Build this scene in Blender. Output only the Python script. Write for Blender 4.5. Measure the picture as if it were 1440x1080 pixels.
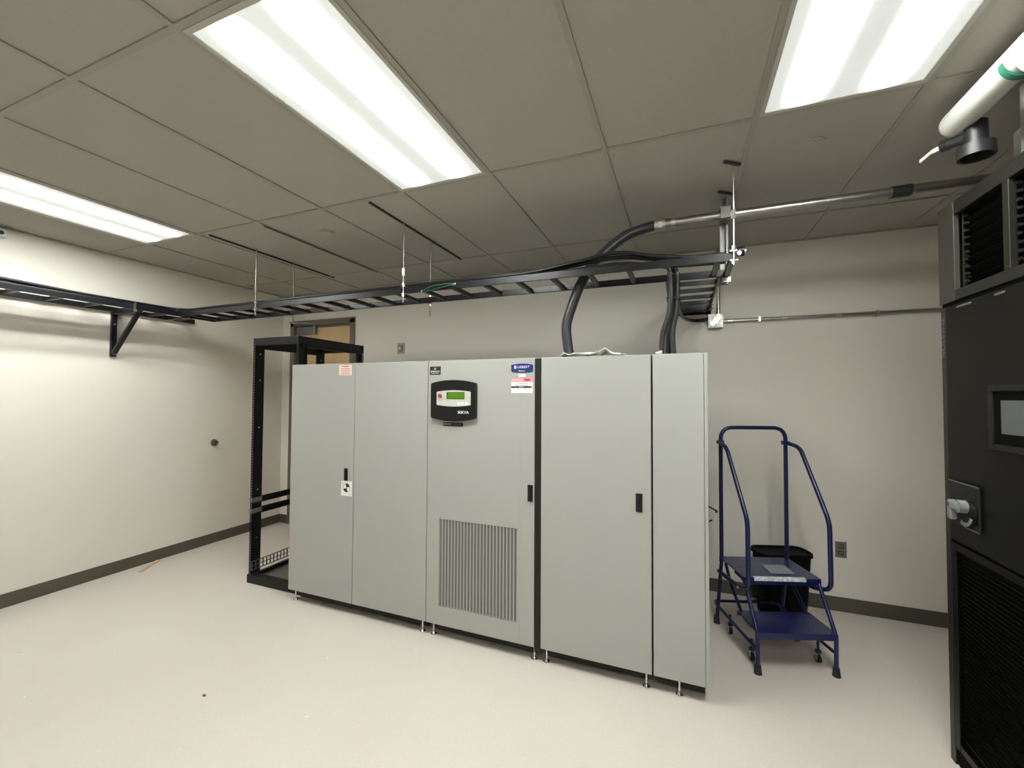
import bpy, bmesh, math, random
from mathutils import Vector, Matrix
random.seed(7)
R = math.radians
for o in list(bpy.data.objects): bpy.data.objects.remove(o)
S = bpy.context.scene
COL = S.collection

# ------------------------------------------------------------------ camera, world, exposure
cam = bpy.data.cameras.new('camera'); cam.sensor_width = 36.0; cam.lens = 14.936
cam.clip_start = 0.02
co = bpy.data.objects.new('camera', cam); COL.objects.link(co)
co.matrix_world = Matrix.Translation((0, 0, 1.5594)) @ Matrix.Rotation(R(21.793), 4, 'Z') @ \
    Matrix.Rotation(R(90 + 1.579), 4, 'X') @ Matrix.Rotation(R(0.303), 4, 'Z')
S.camera = co
w = bpy.data.worlds.new('world'); S.world = w; w.use_nodes = True
w.node_tree.nodes['Background'].inputs[0].default_value = (0.5, 0.52, 0.5, 1)
w.node_tree.nodes['Background'].inputs[1].default_value = 0.0
S.view_settings.view_transform = 'Standard'; S.view_settings.look = 'None'
S.view_settings.gamma = 1; S.view_settings.use_curve_mapping = False
S.view_settings.exposure = 0.0
LAMP = 101.0         # strength of the tubes behind the troffer lenses
LENS = 0.52         # strength of the lens between the tubes

# ------------------------------------------------------------------ room dimensions (metres)
XL, XR, YB, YF, H = -4.586, 2.0, 3.818, -1.9, 2.76
COLS = [-3.98, -3.395, -2.755, -2.165, -1.54, -0.962, -0.345, 0.301, 0.884, 1.494]
ROWS = [-1.586, -0.366, 0.853, 2.066, 3.285]

# ------------------------------------------------------------------ materials
def mat(name, col, rough=0.5, metal=0.0, noise=0.0, nscale=8.0, bump=0.0, bscale=200.0, spec=0.5, coat=0.0):
    m = bpy.data.materials.new(name); m.use_nodes = True
    nt = m.node_tree; b = nt.nodes['Principled BSDF']
    b.inputs['Base Color'].default_value = (*col, 1); b.inputs['Roughness'].default_value = rough
    b.inputs['Metallic'].default_value = metal
    b.inputs['Specular IOR Level'].default_value = spec
    b.inputs['Coat Weight'].default_value = coat
    tc = nt.nodes.new('ShaderNodeTexCoord')
    if noise:
        n = nt.nodes.new('ShaderNodeTexNoise'); n.inputs['Scale'].default_value = nscale
        n.inputs['Detail'].default_value = 5
        nt.links.new(tc.outputs['Object'], n.inputs['Vector'])
        r = nt.nodes.new('ShaderNodeMapRange'); r.inputs[1].default_value = 0.3; r.inputs[2].default_value = 0.7
        r.inputs[3].default_value = 1 - noise; r.inputs[4].default_value = 1 + noise
        nt.links.new(n.outputs['Fac'], r.inputs[0])
        mx = nt.nodes.new('ShaderNodeVectorMath'); mx.operation = 'SCALE'
        mx.inputs[0].default_value = col
        nt.links.new(r.outputs[0], mx.inputs['Scale']); nt.links.new(mx.outputs[0], b.inputs['Base Color'])
    if bump:
        n2 = nt.nodes.new('ShaderNodeTexNoise'); n2.inputs['Scale'].default_value = bscale
        nt.links.new(tc.outputs['Object'], n2.inputs['Vector'])
        bp = nt.nodes.new('ShaderNodeBump'); bp.inputs['Strength'].default_value = bump
        bp.inputs['Distance'].default_value = 0.002
        nt.links.new(n2.outputs['Fac'], bp.inputs['Height']); nt.links.new(bp.outputs[0], b.inputs['Normal'])
    return m

def emis(name, col, strength):
    m = bpy.data.materials.new(name); m.use_nodes = True
    b = m.node_tree.nodes['Principled BSDF']
    b.inputs['Base Color'].default_value = (*col, 1); b.inputs['Roughness'].default_value = 0.3
    b.inputs['Emission Color'].default_value = (*col, 1); b.inputs['Emission Strength'].default_value = strength
    return m

M = {}
M['wall'] = mat('painted_wall', (0.735, 0.695, 0.625), 0.45, noise=0.012, nscale=2.0, bump=0.08, bscale=350)
M['ceil'] = mat('ceiling_tile', (0.42, 0.40, 0.36), 0.9, noise=0.02, nscale=40, bump=0.15, bscale=260)
M['tbar'] = mat('ceiling_t_bar', (0.36, 0.34, 0.30), 0.5)
M['base'] = mat('vinyl_base', (0.085, 0.076, 0.055), 0.45, noise=0.05, nscale=5)
M['gray'] = mat('cabinet_gray', (0.365, 0.365, 0.34), 0.42, noise=0.012, nscale=3, bump=0.06, bscale=600)
M['gray_in'] = mat('cabinet_gray_panel', (0.33, 0.33, 0.295), 0.45)
M['gap'] = mat('dark_filler', (0.016, 0.0155, 0.012), 0.6, spec=0.25)
M['black'] = mat('black_powder_coat', (0.0045, 0.0045, 0.0045), 0.42, spec=0.3)
M['blackp'] = mat('black_plastic', (0.007, 0.007, 0.0075), 0.4, spec=0.35)
M['runway'] = mat('black_runway_steel', (0.007, 0.007, 0.0085), 0.32, spec=0.4)
M['cable'] = mat('black_cable_jacket', (0.006, 0.006, 0.007), 0.4, spec=0.4)
M['flex'] = mat('dark_gray_liquidtight', (0.028, 0.028, 0.032), 0.38, bump=0.1, bscale=120)
M['zinc'] = mat('zinc_steel', (0.62, 0.61, 0.57), 0.28, 1.0, noise=0.06, nscale=20)
M['emt'] = mat('galvanised_conduit', (0.42, 0.41, 0.385), 0.33, 1.0, noise=0.08, nscale=12)
M['strut'] = mat('galvanised_strut', (0.22, 0.215, 0.20), 0.45, 0.8)
M['slotd'] = mat('dark_strut', (0.035, 0.033, 0.028), 0.6)
M['chrome'] = mat('chrome', (0.8, 0.8, 0.78), 0.12, 1.0)
M['blue'] = mat('blue_enamel', (0.005, 0.009, 0.068), 0.3, noise=0.05, nscale=15, coat=0.1)
M['rubber'] = mat('black_rubber', (0.018, 0.018, 0.018), 0.8)
M['tread'] = mat('silver_grip_tape', (0.62, 0.64, 0.68), 0.5, noise=0.35, nscale=60)
M['label_gray'] = mat('gray_paper_label', (0.22, 0.23, 0.26), 0.5, noise=0.2, nscale=60)
M['white'] = mat('white_label', (0.82, 0.80, 0.76), 0.5)
M['pink'] = mat('pink_label', (0.75, 0.28, 0.32), 0.5)
M['darkred'] = mat('dark_red_ink', (0.36, 0.04, 0.06), 0.5)
M['peach'] = mat('peach_label', (0.85, 0.66, 0.58), 0.5, noise=0.06, nscale=90)
M['ink'] = mat('black_ink', (0.015, 0.015, 0.015), 0.5)
M['logoblue'] = mat('logo_blue', (0.016, 0.013, 0.24), 0.35)
M['logoteal'] = mat('logo_teal', (0.010, 0.035, 0.08), 0.35)
M['panel'] = mat('control_face', (0.50, 0.52, 0.46), 0.4)
M['lcd'] = emis('lcd_green', (0.06, 0.14, 0.005), 0.45)
M['lcdd'] = mat('lcd_dark_green', (0.03, 0.09, 0.01), 0.3)
M['redbtn'] = mat('red_button', (0.34, 0.05, 0.05), 0.35)
M['wood'] = mat('oak_door', (0.62, 0.42, 0.22), 0.45, noise=0.10, nscale=6)
M['frame'] = mat('door_frame_taupe', (0.145, 0.125, 0.095), 0.45)
M['closer'] = mat('closer_grey', (0.20, 0.20, 0.18), 0.4, 0.4)
M['crac'] = mat('charcoal_panel', (0.0045, 0.0043, 0.0034), 0.42, spec=0.22, bump=0.05, bscale=500)
M['cracframe'] = mat('charcoal_frame', (0.014, 0.013, 0.010), 0.4)
M['void'] = mat('black_interior', (0.002, 0.002, 0.002), 0.8, spec=0.1)
M['screen'] = emis('grey_screen', (0.075, 0.08, 0.078), 0.25)
M['lever'] = mat('grey_lever', (0.20, 0.205, 0.20), 0.35)
M['insul'] = mat('white_pipe_jacket', (0.62, 0.62, 0.57), 0.45, noise=0.02, nscale=10)
M['iron'] = mat('dark_steel_pipe', (0.03, 0.03, 0.032), 0.4, 0.3)
M['green'] = mat('green_wire', (0.010, 0.050, 0.028), 0.4)
M['greent'] = mat('green_tape', (0.03, 0.16, 0.10), 0.45)
M['paper'] = mat('white_plastic_wrap', (0.80, 0.78, 0.68), 0.5)
M['scrap'] = mat('pale_wood_scrap', (0.62, 0.46, 0.28), 0.6, noise=0.1, nscale=30)
M['knob'] = mat('brown_stub', (0.14, 0.085, 0.05), 0.5)
M['outlet'] = mat('outlet_brown', (0.09, 0.07, 0.06), 0.4)
M['steel'] = mat('brushed_steel_plate', (0.24, 0.23, 0.21), 0.4, 0.6)
M['boxsteel'] = mat('mottled_steel', (0.30, 0.295, 0.27), 0.35, 0.7, noise=0.55, nscale=45)
M['binblack'] = mat('matte_black_plastic', (0.0028, 0.0028, 0.0028), 0.6, spec=0.12)
M['post'] = mat('charcoal_post_sheen', (0.045, 0.040, 0.032), 0.45)  # charcoal frame tone lightened to paint in the reflection on the post
M['rodm'] = mat('threaded_zinc', (0.33, 0.32, 0.30), 0.4, 0.9)
M['plate'] = mat('clear_gray_plate', (0.36, 0.345, 0.29), 0.3)
M['disc'] = mat('ceiling_disc', (0.41, 0.39, 0.35), 0.5)
M['fixture'] = mat('troffer_frame', (0.50, 0.49, 0.44), 0.35)

# floor: pale waxed resilient flooring with tiny white debris specks
def floor_mat():
    m = bpy.data.materials.new('waxed_floor'); m.use_nodes = True; nt = m.node_tree; b = nt.nodes['Principled BSDF']
    tc = nt.nodes.new('ShaderNodeTexCoord')
    n = nt.nodes.new('ShaderNodeTexNoise'); n.inputs['Scale'].default_value = 1.3; n.inputs['Detail'].default_value = 6
    n3 = nt.nodes.new('ShaderNodeTexNoise'); n3.inputs['Scale'].default_value = 90; n3.inputs['Detail'].default_value = 3
    v = nt.nodes.new('ShaderNodeTexVoronoi'); v.inputs['Scale'].default_value = 5.5
    for q in (n, n3, v): nt.links.new(tc.outputs['Object'], q.inputs['Vector'])
    cr = nt.nodes.new('ShaderNodeValToRGB')
    cr.color_ramp.elements[0].position = 0.3; cr.color_ramp.elements[0].color = (0.60, 0.545, 0.49, 1)
    cr.color_ramp.elements[1].position = 0.7; cr.color_ramp.elements[1].color = (0.64, 0.585, 0.525, 1)
    nt.links.new(n.outputs['Fac'], cr.inputs[0])
    mr = nt.nodes.new('ShaderNodeMapRange'); mr.inputs[1].default_value = 0.3; mr.inputs[2].default_value = 0.7
    mr.inputs[3].default_value = 0.97; mr.inputs[4].default_value = 1.03
    nt.links.new(n3.outputs['Fac'], mr.inputs[0])
    sc = nt.nodes.new('ShaderNodeVectorMath'); sc.operation = 'SCALE'
    nt.links.new(cr.outputs[0], sc.inputs[0]); nt.links.new(mr.outputs[0], sc.inputs['Scale'])
    lt = nt.nodes.new('ShaderNodeMath'); lt.operation = 'LESS_THAN'; lt.inputs[1].default_value = 0.022
    nt.links.new(v.outputs['Distance'], lt.inputs[0])
    mx = nt.nodes.new('ShaderNodeMixRGB'); mx.inputs[2].default_value = (0.95, 0.93, 0.86, 1)
    nt.links.new(lt.outputs[0], mx.inputs[0]); nt.links.new(sc.outputs[0], mx.inputs[1])
    nt.links.new(mx.outputs[0], b.inputs['Base Color'])
    b.inputs['Roughness'].default_value = 0.33; b.inputs['Specular IOR Level'].default_value = 0.35
    bp = nt.nodes.new('ShaderNodeBump'); bp.inputs['Strength'].default_value = 0.05; bp.inputs['Distance'].default_value = 0.01
    nt.links.new(n.outputs['Fac'], bp.inputs['Height']); nt.links.new(bp.outputs[0], b.inputs['Normal'])
    return m
M['floor'] = floor_mat()

# troffer lens: two bright bands where the tubes sit behind the acrylic (object x runs across, y along)
def lens_mat():
    m = bpy.data.materials.new('troffer_lens'); m.use_nodes = True; nt = m.node_tree; b = nt.nodes['Principled BSDF']
    b.inputs['Base Color'].default_value = (0.7, 0.72, 0.7, 1); b.inputs['Roughness'].default_value = 0.3
    tc = nt.nodes.new('ShaderNodeTexCoord'); sp = nt.nodes.new('ShaderNodeSeparateXYZ')
    nt.links.new(tc.outputs['Object'], sp.inputs[0])
    def math_(op, a, bb=None, c=None):
        n = nt.nodes.new('ShaderNodeMath'); n.operation = op
        for i, x in enumerate((a, bb, c)):
            if x is None: continue
            if isinstance(x, (int, float)): n.inputs[i].default_value = x
            else: nt.links.new(x, n.inputs[i])
        return n.outputs[0]
    ax = math_('ABSOLUTE', sp.outputs['X'])
    d = math_('DIVIDE', math_('SUBTRACT', ax, 0.130), 0.035)
    g = math_('EXPONENT', math_('MULTIPLY', math_('MULTIPLY', d, d), -1.0))
    ay = math_('ABSOLUTE', sp.outputs['Y'])
    e = math_('SUBTRACT', 1.0, math_('SMOOTH_MAX', 0.0, 0.0)) if False else None
    mr = nt.nodes.new('ShaderNodeMapRange'); mr.interpolation_type = 'SMOOTHSTEP'
    mr.inputs[1].default_value = 0.46; mr.inputs[2].default_value = 0.585
    mr.inputs[3].default_value = 1.0; mr.inputs[4].default_value = 0.02
    nt.links.new(ay, mr.inputs[0])
    g2 = math_('MULTIPLY', g, mr.outputs[0])
    st = math_('MULTIPLY_ADD', g2, LAMP, LENS)
    nt.links.new(st, b.inputs['Emission Strength'])
    b.inputs['Emission Color'].default_value = (0.96, 1.0, 0.96, 1)
    return m
M['lens'] = lens_mat()

# ------------------------------------------------------------------ mesh helpers
class MB:
    def __init__(s): s.bm = bmesh.new()
    def box(s, x0, x1, y0, y1, z0, z1, bev=0.0, mtx=None):
        t = bmesh.new(); bmesh.ops.create_cube(t, size=1.0)
        for v in t.verts:
            v.co = Vector(((x0 + x1) / 2 + v.co.x * abs(x1 - x0), (y0 + y1) / 2 + v.co.y * abs(y1 - y0), (z0 + z1) / 2 + v.co.z * abs(z1 - z0)))
        if bev: bmesh.ops.bevel(t, geom=list(t.edges), offset=bev, segments=2, affect='EDGES', profile=0.5)
        s._add(t, mtx); return s
    def _add(s, t, mtx=None):
        if mtx is not None: bmesh.ops.transform(t, matrix=mtx, verts=t.verts)
        me = bpy.data.meshes.new('tmp'); t.to_mesh(me); t.free(); s.bm.from_mesh(me); bpy.data.meshes.remove(me)
    def bar(s, a, b, wd, hd, up=(0, 0, 1), bev=0.0):
        a, b = Vector(a), Vector(b); d = b - a; L = d.length; d.normalize(); u = Vector(up)
        sx = d.cross(u)
        if sx.length < 1e-4: u = Vector((1, 0, 0)); sx = d.cross(u)
        sx.normalize(); uz = sx.cross(d)
        m = Matrix((sx, d, uz)).transposed().to_4x4(); m.translation = (a + b) / 2
        s.box(-wd / 2, wd / 2, -L / 2, L / 2, -hd / 2, hd / 2, bev, m); return s
    def cyl(s, a, b, r, r2=None, n=20):
        a, b = Vector(a), Vector(b); d = b - a; t = bmesh.new()
        bmesh.ops.create_cone(t, cap_ends=True, segments=n, radius1=r, radius2=r if r2 is None else r2, depth=d.length)
        m = d.to_track_quat('Z', 'Y').to_matrix().to_4x4(); m.translation = (a + b) / 2
        s._add(t, m); return s
    def sph(s, c, r, sc=(1, 1, 1)):
        t = bmesh.new(); bmesh.ops.create_uvsphere(t, u_segments=20, v_segments=12, radius=r)
        s._add(t, Matrix.Translation(c) @ Matrix.Diagonal((*sc, 1))); return s
    def tube(s, pts, r, n=12, sub=6, smooth=True, cap=True):
        P = [Vector(p) for p in pts]
        if smooth and len(P) > 2:
            Q = []
            E = [P[0] * 2 - P[1]] + P + [P[-1] * 2 - P[-2]]
            for i in range(1, len(E) - 2):
                p0, p1, p2, p3 = E[i - 1:i + 3]
                for k in range(sub):
                    t = k / sub
                    Q.append(0.5 * ((2 * p1) + (-p0 + p2) * t + (2 * p0 - 5 * p1 + 4 * p2 - p3) * t * t + (-p0 + 3 * p1 - 3 * p2 + p3) * t ** 3))
            Q.append(P[-1]); P = Q
        bm = s.bm; rings = []; nrm = None
        for i, p in enumerate(P):
            d = (P[min(i + 1, len(P) - 1)] - P[max(i - 1, 0)]).normalized()
            if nrm is None:
                nrm = d.orthogonal().normalized()
            else:
                nrm = (nrm - d * nrm.dot(d)).normalized()
            bn = d.cross(nrm)
            rings.append([bm.verts.new(p + (nrm * math.cos(2 * math.pi * k / n) + bn * math.sin(2 * math.pi * k / n)) * r) for k in range(n)])
        for a, b in zip(rings, rings[1:]):
            for k in range(n): bm.faces.new((a[k], a[(k + 1) % n], b[(k + 1) % n], b[k]))
        if cap: bm.faces.new(rings[0][::-1]); bm.faces.new(rings[-1])
        return s
    def prism(s, outline, y0, y1, axis='y'):
        # outline in (x,z), extruded along y
        bm = s.bm
        a = [bm.verts.new((x, y0, z)) for x, z in outline]; b = [bm.verts.new((x, y1, z)) for x, z in outline]
        n = len(a)
        for k in range(n): bm.faces.new((a[k], a[(k + 1) % n], b[(k + 1) % n], b[k]))
        bm.faces.new(a[::-1]); bm.faces.new(b)
        bmesh.ops.recalc_face_normals(bm, faces=bm.faces); return s
    def build(s, name, m, parent=None, smooth=False, label=None):
        me = bpy.data.meshes.new(name); bmesh.ops.recalc_face_normals(s.bm, faces=s.bm.faces)
        s.bm.to_mesh(me); s.bm.free()
        me.materials.append(M[m] if isinstance(m, str) else m)
        if smooth:
            for p in me.polygons: p.use_smooth = True
            try: me.set_sharp_from_angle(angle=R(40))
            except Exception: pass
        o = bpy.data.objects.new(name, me); COL.objects.link(o)
        if parent:
            o.parent = parent
            o.matrix_parent_inverse = parent.matrix_world.inverted()
        if label: o['label'] = label
        return o

def each(mb, name, m, parent=None, smooth=False, kind=None):
    # one object for every separate piece that was added
    bm = mb.bm; bm.verts.ensure_lookup_table(); seen = set(); out = []
    for v0 in bm.verts:
        if v0 in seen: continue
        st_, isl = [v0], []; seen.add(v0)
        while st_:
            v = st_.pop(); isl.append(v)
            for e in v.link_edges:
                w_ = e.other_vert(v)
                if w_ not in seen: seen.add(w_); st_.append(w_)
        q = MB(); mp = {v: q.bm.verts.new(v.co) for v in isl}
        for f_ in {f_ for v in isl for f_ in v.link_faces}: q.bm.faces.new([mp[v] for v in f_.verts])
        out.append(q.build(name, m, parent, smooth))
    bm.free(); return out

def thing(name, label, cat, loc=(0, 0, 0), rz=0.0, group=None):
    o = bpy.data.objects.new(name, None); COL.objects.link(o); o.empty_display_size = 0.1
    o.matrix_world = Matrix.Translation(loc) @ Matrix.Rotation(rz, 4, 'Z')
    o['label'] = label; o['category'] = cat
    if group: o['group'] = group
    return o
def tag(o, label, cat, group=None):
    o['label'] = label; o['category'] = cat
    if group: o['group'] = group
    return o
def struct(o): o['kind'] = 'structure'; return o
def local(o):
    # meshes that were built in a thing's own coordinates
    o.matrix_parent_inverse = Matrix.Identity(4); return o
def text(s, name, x, y, z, size, m, parent, rot=(90, 0, 0), align='CENTER', sx=1.0, depth=0.0006):
    c = bpy.data.curves.new(name, 'FONT'); c.body = s; c.size = size; c.extrude = depth
    c.align_x = align; c.align_y = 'CENTER'
    t = bpy.data.objects.new(name, c); COL.objects.link(t)
    dg = bpy.context.evaluated_depsgraph_get(); me = bpy.data.meshes.new_from_object(t.evaluated_get(dg))
    bpy.data.objects.remove(t); me.materials.clear(); me.materials.append(M[m])
    o = bpy.data.objects.new(name, me); COL.objects.link(o)
    mw = Matrix.Translation((x, y, z)) @ Matrix.Rotation(R(rot[2]), 4, 'Z') @ Matrix.Rotation(R(rot[1]), 4, 'Y') @ Matrix.Rotation(R(rot[0]), 4, 'X') @ Matrix.Diagonal((sx, 1, 1, 1))
    o.parent = parent; o.matrix_parent_inverse = parent.matrix_world.inverted(); o.matrix_basis = mw
    return o
def copy_tree(o, parent=None, mats=None):
    c = o.copy(); COL.objects.link(c)
    if parent: c.parent = parent
    for ch in list(o.children): copy_tree(ch, c)
    return c

# ------------------------------------------------------------------ setting
struct(MB().box(XL - .1, XR + .1, YF - .1, YB + .1, -.1, 0).build('floor', 'floor'))
struct(MB().box(XL - .1, XR + .1, YF - .1, YB + .1, H + .007, H + .11).build('ceiling', 'ceil'))
struct(MB().box(XL - .1, XL, YF - .1, YB + .1, 0, H + .007).build('wall_left', 'wall'))
struct(MB().box(XR, XR + .1, YF - .1, YB + .1, 0, H + .007).build('wall_right', 'wall'))
struct(MB().box(XL, XR, YF - .1, YF, 0, H + .007).build('wall_front', 'wall'))
# back wall with the door opening
DX0, DX1, DZ = -4.40, -3.500, 2.405
wb = MB().box(XL, DX0, YB, YB + .1, 0, H + .007).box(DX1, XR, YB, YB + .1, 0, H + .007).box(DX0, DX1, YB, YB + .1, DZ, H + .007)
struct(wb.build('wall_back', 'wall'))
struct(MB().box(XL, XL + .006, YF, YB, 0, .10).box(XL, XL + .010, YF, YB, 0, .014).build('baseboard_left', 'base'))
struct(MB().box(XL + .006, DX0 - .05, YB - .006, YB, 0, .10).box(DX1 + .05, XR, YB - .006, YB, 0, .10).box(DX1 + .05, XR, YB - .010, YB, 0, .014).build('baseboard_back', 'base'))
struct(MB().box(XR - .006, XR, YF, YB - .01, 0, .10).build('baseboard_right', 'base'))
# suspended grid
g = MB()
for i, x in enumerate(COLS): g.box(x - .012, x + .012, YF, YB, H, H + .0065)
for y in ROWS: g.box(XL, XR, y - .012, y + .012, H + .0004, H + .0065)
struct(g.build('trim_1', 'tbar'))
g = MB().box(XL, XL + .022, YF, YB, H - .001, H + .0065).box(XR - .022, XR, YF, YB, H - .001, H + .0065).box(XL, XR, YB - .022, YB, H - .001, H + .0065).box(XL, XR, YF, YF + .022, H - .001, H + .0065)
struct(g.build('trim_2', 'tbar'))
# door
d = struct(MB().box(DX0 + .045, DX1 - .045, YB + .03, YB + .075, .01, DZ - .045).build('door_1', 'wood'))
fr = MB()
fr.box(DX0 - .045, DX0 + .02, YB - .018, YB + .09, 0, DZ + .03, .003).box(DX1 - .02, DX1 + .045, YB - .018, YB + .09, 0, DZ + .03, .003)
fr.box(DX0 - .045, DX1 + .045, YB - .018, YB + .09, DZ - .02, DZ + .045, .003)
fr.box(DX0 + .02, DX0 + .045, YB + .02, YB + .09, 0, DZ - .02).box(DX1 - .045, DX1 - .02, YB + .02, YB + .09, 0, DZ - .02).box(DX0, DX1, YB + .02, YB + .09, DZ - .045, DZ - .02)
f = fr.build('door_frame', 'frame', d)
cl = MB().box(-4.34, -4.05, YB - .02, YB + .03, 2.285, 2.375, .008).cyl((-4.07, YB + .0, 2.28), (-4.07, YB + .0, 2.40), .02)
cl.build('door_closer', 'closer', d)
MB().bar((-4.07, YB - .04, 2.40), (-4.28, YB - .17, 2.405), .022, .008).bar((-4.28, YB - .17, 2.41), (-4.36, YB - .02, 2.415), .022, .008).build('closer_arm', 'closer', d)
MB().cyl((-3.60, YB + .03, 1.0), (-3.60, YB - .03, 1.0), .024).cyl((-3.60, YB - .03, 1.0), (-3.72, YB - .035, 1.0), .010).build('door_handle', 'steel', d)

# ------------------------------------------------------------------ ceiling lights
def troffer(x0, x1, y0, y1, label):
    cx, cy = (x0 + x1) / 2, (y0 + y1) / 2; hx, hy = (x1 - x0) / 2, (y1 - y0) / 2
    t = thing('ceiling_light', label, 'ceiling light', (cx, cy, H), 0, 'recessed ceiling lights')
    ix, iy = hx - .031, hy - .033
    z0, z1 = -.002, .0065
    f = MB()
    f.box(-hx + .013, -ix, -hy + .013, hy - .013, z0, z1, .001).box(ix, hx - .013, -hy + .013, hy - .013, z0, z1, .001)
    f.box(-ix, ix, -hy + .013, -iy, z0, z1, .001).box(-ix, ix, iy, hy - .013, z0, z1, .001)
    local(f.build('light_frame', 'fixture', t))
    local(MB().box(-ix, ix, -iy, iy, .002, .006).build('diffuser', 'lens', t))
    return t
troffer(COLS[1] - .61, COLS[1], ROWS[2], ROWS[3], 'long recessed ceiling light nearest the left wall, above the wall-mounted cable runway')
troffer(COLS[4], COLS[5], ROWS[2], ROWS[3], 'large recessed ceiling light in the middle of the ceiling, before the gray cabinets')
troffer(COLS[7], COLS[8], ROWS[2], ROWS[3], 'recessed ceiling light at top right, beside the white insulated pipe')
troffer(COLS[7], COLS[8], ROWS[0], ROWS[1], 'recessed ceiling light behind the viewer, outside the picture')

for x, y, lab in ((0.58, 2.37, 'flat round sprinkler cover in the ceiling, right of the threaded rods'), (-2.443, 2.39, 'flat round sprinkler cover in the ceiling, above the black open rack')):
    t = thing('sprinkler_cover', lab, 'sprinkler', (x, y, H), 0, 'concealed sprinkler covers')
    local(MB().cyl((0, 0, -.006), (0, 0, .006), .042, n=32).build('cover_plate', 'disc', t))
    local(MB().cyl((0, 0, -.002), (0, 0, .0065), .052, n=32).build('trim_ring', 'disc', t))

# dark struts in the ceiling that carry the rods
for x, y0, y1, lab in ((-3.31, 2.10, 3.34, 'thin dark ceiling strut nearest the left wall, holding two rods'),
                       (-2.755, 2.12, 3.33, 'thin dark ceiling strut without rods, between two others'),
                       (-1.805, 2.10, 3.29, 'thin dark ceiling strut over the middle of the cable runway, holding two rods')):
    tag(MB().box(x - .006, x + .006, y0, y1, H - .005, H + .0066).build('ceiling_strut', 'slotd'), lab, 'strut', 'struts set in the ceiling')
for y in (2.41, 2.75):
    tag(MB().bar((.205, y - .03, H - .004), (.285, y + .03, H - .004), .014, .01).build('ceiling_clip', 'slotd'),
        'short dark clip on the ceiling where the %s rod at the right end is fixed' % ('front' if y < 2.6 else 'rear'), 'clip', 'rod clips')

# ------------------------------------------------------------------ cable runway (ladder racking)
ZR, RH = 2.265, .042        # bottom and height of the side rails
def rails_x(x0, x1, ya, yb, par):
    for y in (ya, yb): MB().box(x0, x1, y - .006, y + .006, ZR, ZR + RH, .0015).build('side_rail', 'runway', par)
main = thing('cable_runway', 'long black cable runway hung over the gray cabinets from left wall to right', 'cable runway', (-2.0, 2.605, ZR))
rails_x(-4.24, .262, 2.452, 2.760, main)
x = -.735 + 4 * .2286
xs = []
while x > -4.2: xs.append(x); x -= .2286
xs = [q for q in xs if not (-.17 < q < .02)]
for q in xs: MB().box(q - .012, q + .012, 2.458, 2.754, ZR + .006, ZR + .031).build('rung', 'runway', main)
MB().box(.235, .262, 2.458, 2.754, ZR + .002, ZR + .034).build('end_bar', 'runway', main)
MB().box(-1.76, -1.715, 2.7665, 2.770, ZR - .002, ZR + .04).box(-1.76, -1.715, 2.748, 2.7695, ZR - .004, ZR - .0005).build('rail_clip', 'zinc', main)

wallrun = thing('cable_runway', 'black cable runway running along the left wall on a triangular bracket', 'cable runway', (-4.40, 0, ZR))
for xx in (-4.252, -4.556): MB().box(xx - .006, xx + .006, YF + .01, 2.77, ZR, ZR + RH, .0015).build('side_rail', 'runway', wallrun)
y = 2.60
while y > YF + .1:
    MB().box(-4.55, -4.258, y - .012, y + .012, ZR + .006, ZR + .031).build('rung', 'runway', wallrun); y -= .2286
branch = thing('cable_runway', 'short black cable runway branching from the right end to the back wall', 'cable runway', (.06, 3.29, ZR))
for xx in (-.086, .212): MB().box(xx - .006, xx + .006, 2.768, 3.70, ZR, ZR + RH - .002, .0015).build('side_rail', 'runway', branch)
for y in (2.93, 3.13, 3.34, 3.53): MB().box(-.08, .206, y - .012, y + .012, ZR + .004, ZR + .029).build('rung', 'runway', branch)
MB().box(-.10, .226, 3.70, 3.745, ZR - .02, ZR + .04, .002).box(-.10, .226, 3.745, YB - .0005, ZR + .036, ZR + .040).box(-.10, .226, YB - .006, YB - .0005, ZR - .03, ZR + .04).build('wall_angle', 'runway', branch)
for xx in (-.106, .232): MB().cyl((xx - .008, 3.70, ZR + .012), (xx + .008, 3.70, ZR + .012), .015).build('end_bolt', 'zinc', branch)

# wall brackets under the left runway
def bracket(y, lab):
    t = thing('wall_bracket', lab, 'bracket', (XL, y, 1.878), 0, 'triangular runway brackets')
    MB().box(XL + .0005, XL + .024, y - .02, y + .02, 1.878, ZR - .022, .002).build('wall_leg', 'runway', t)
    MB().box(XL + .0005, -4.20, y - .02, y + .02, ZR - .024, ZR - .0005, .002).build('arm', 'runway', t)
    MB().bar((XL + .03, y, 1.91), (-4.225, y, ZR - .028), .036, .02).build('brace', 'runway', t)
    b = MB()
    b.cyl((XL + .024, y, 1.90), (XL + .032, y, 1.90), .009).cyl((XL + .024, y, 2.16), (XL + .032, y, 2.16), .009).cyl((-4.215, y - .026, 2.25), (-4.215, y + .026, 2.25), .008)
    b.box(-4.245, -4.215, y - .024, y - .0205, ZR - .02, ZR + .055)
    each(b, 'bolt', 'zinc', t)
bracket(2.125, 'black triangular bracket on the left wall under the cable runway')
bracket(.10, 'black triangular bracket on the left wall beside the viewer, outside the picture')
tag(MB().box(-4.30, -4.20, 2.50, 2.512, ZR - .012, ZR - .0005).box(-4.50, -4.42, 2.50, 2.512, ZR - .012, ZR - .0005).box(-4.50, -4.20, 2.50, 2.512, ZR - .006, ZR - .0005).build('junction_clamp', 'zinc'),
    'small zinc clamp under the corner joint of the two runways', 'clamp')

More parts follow.
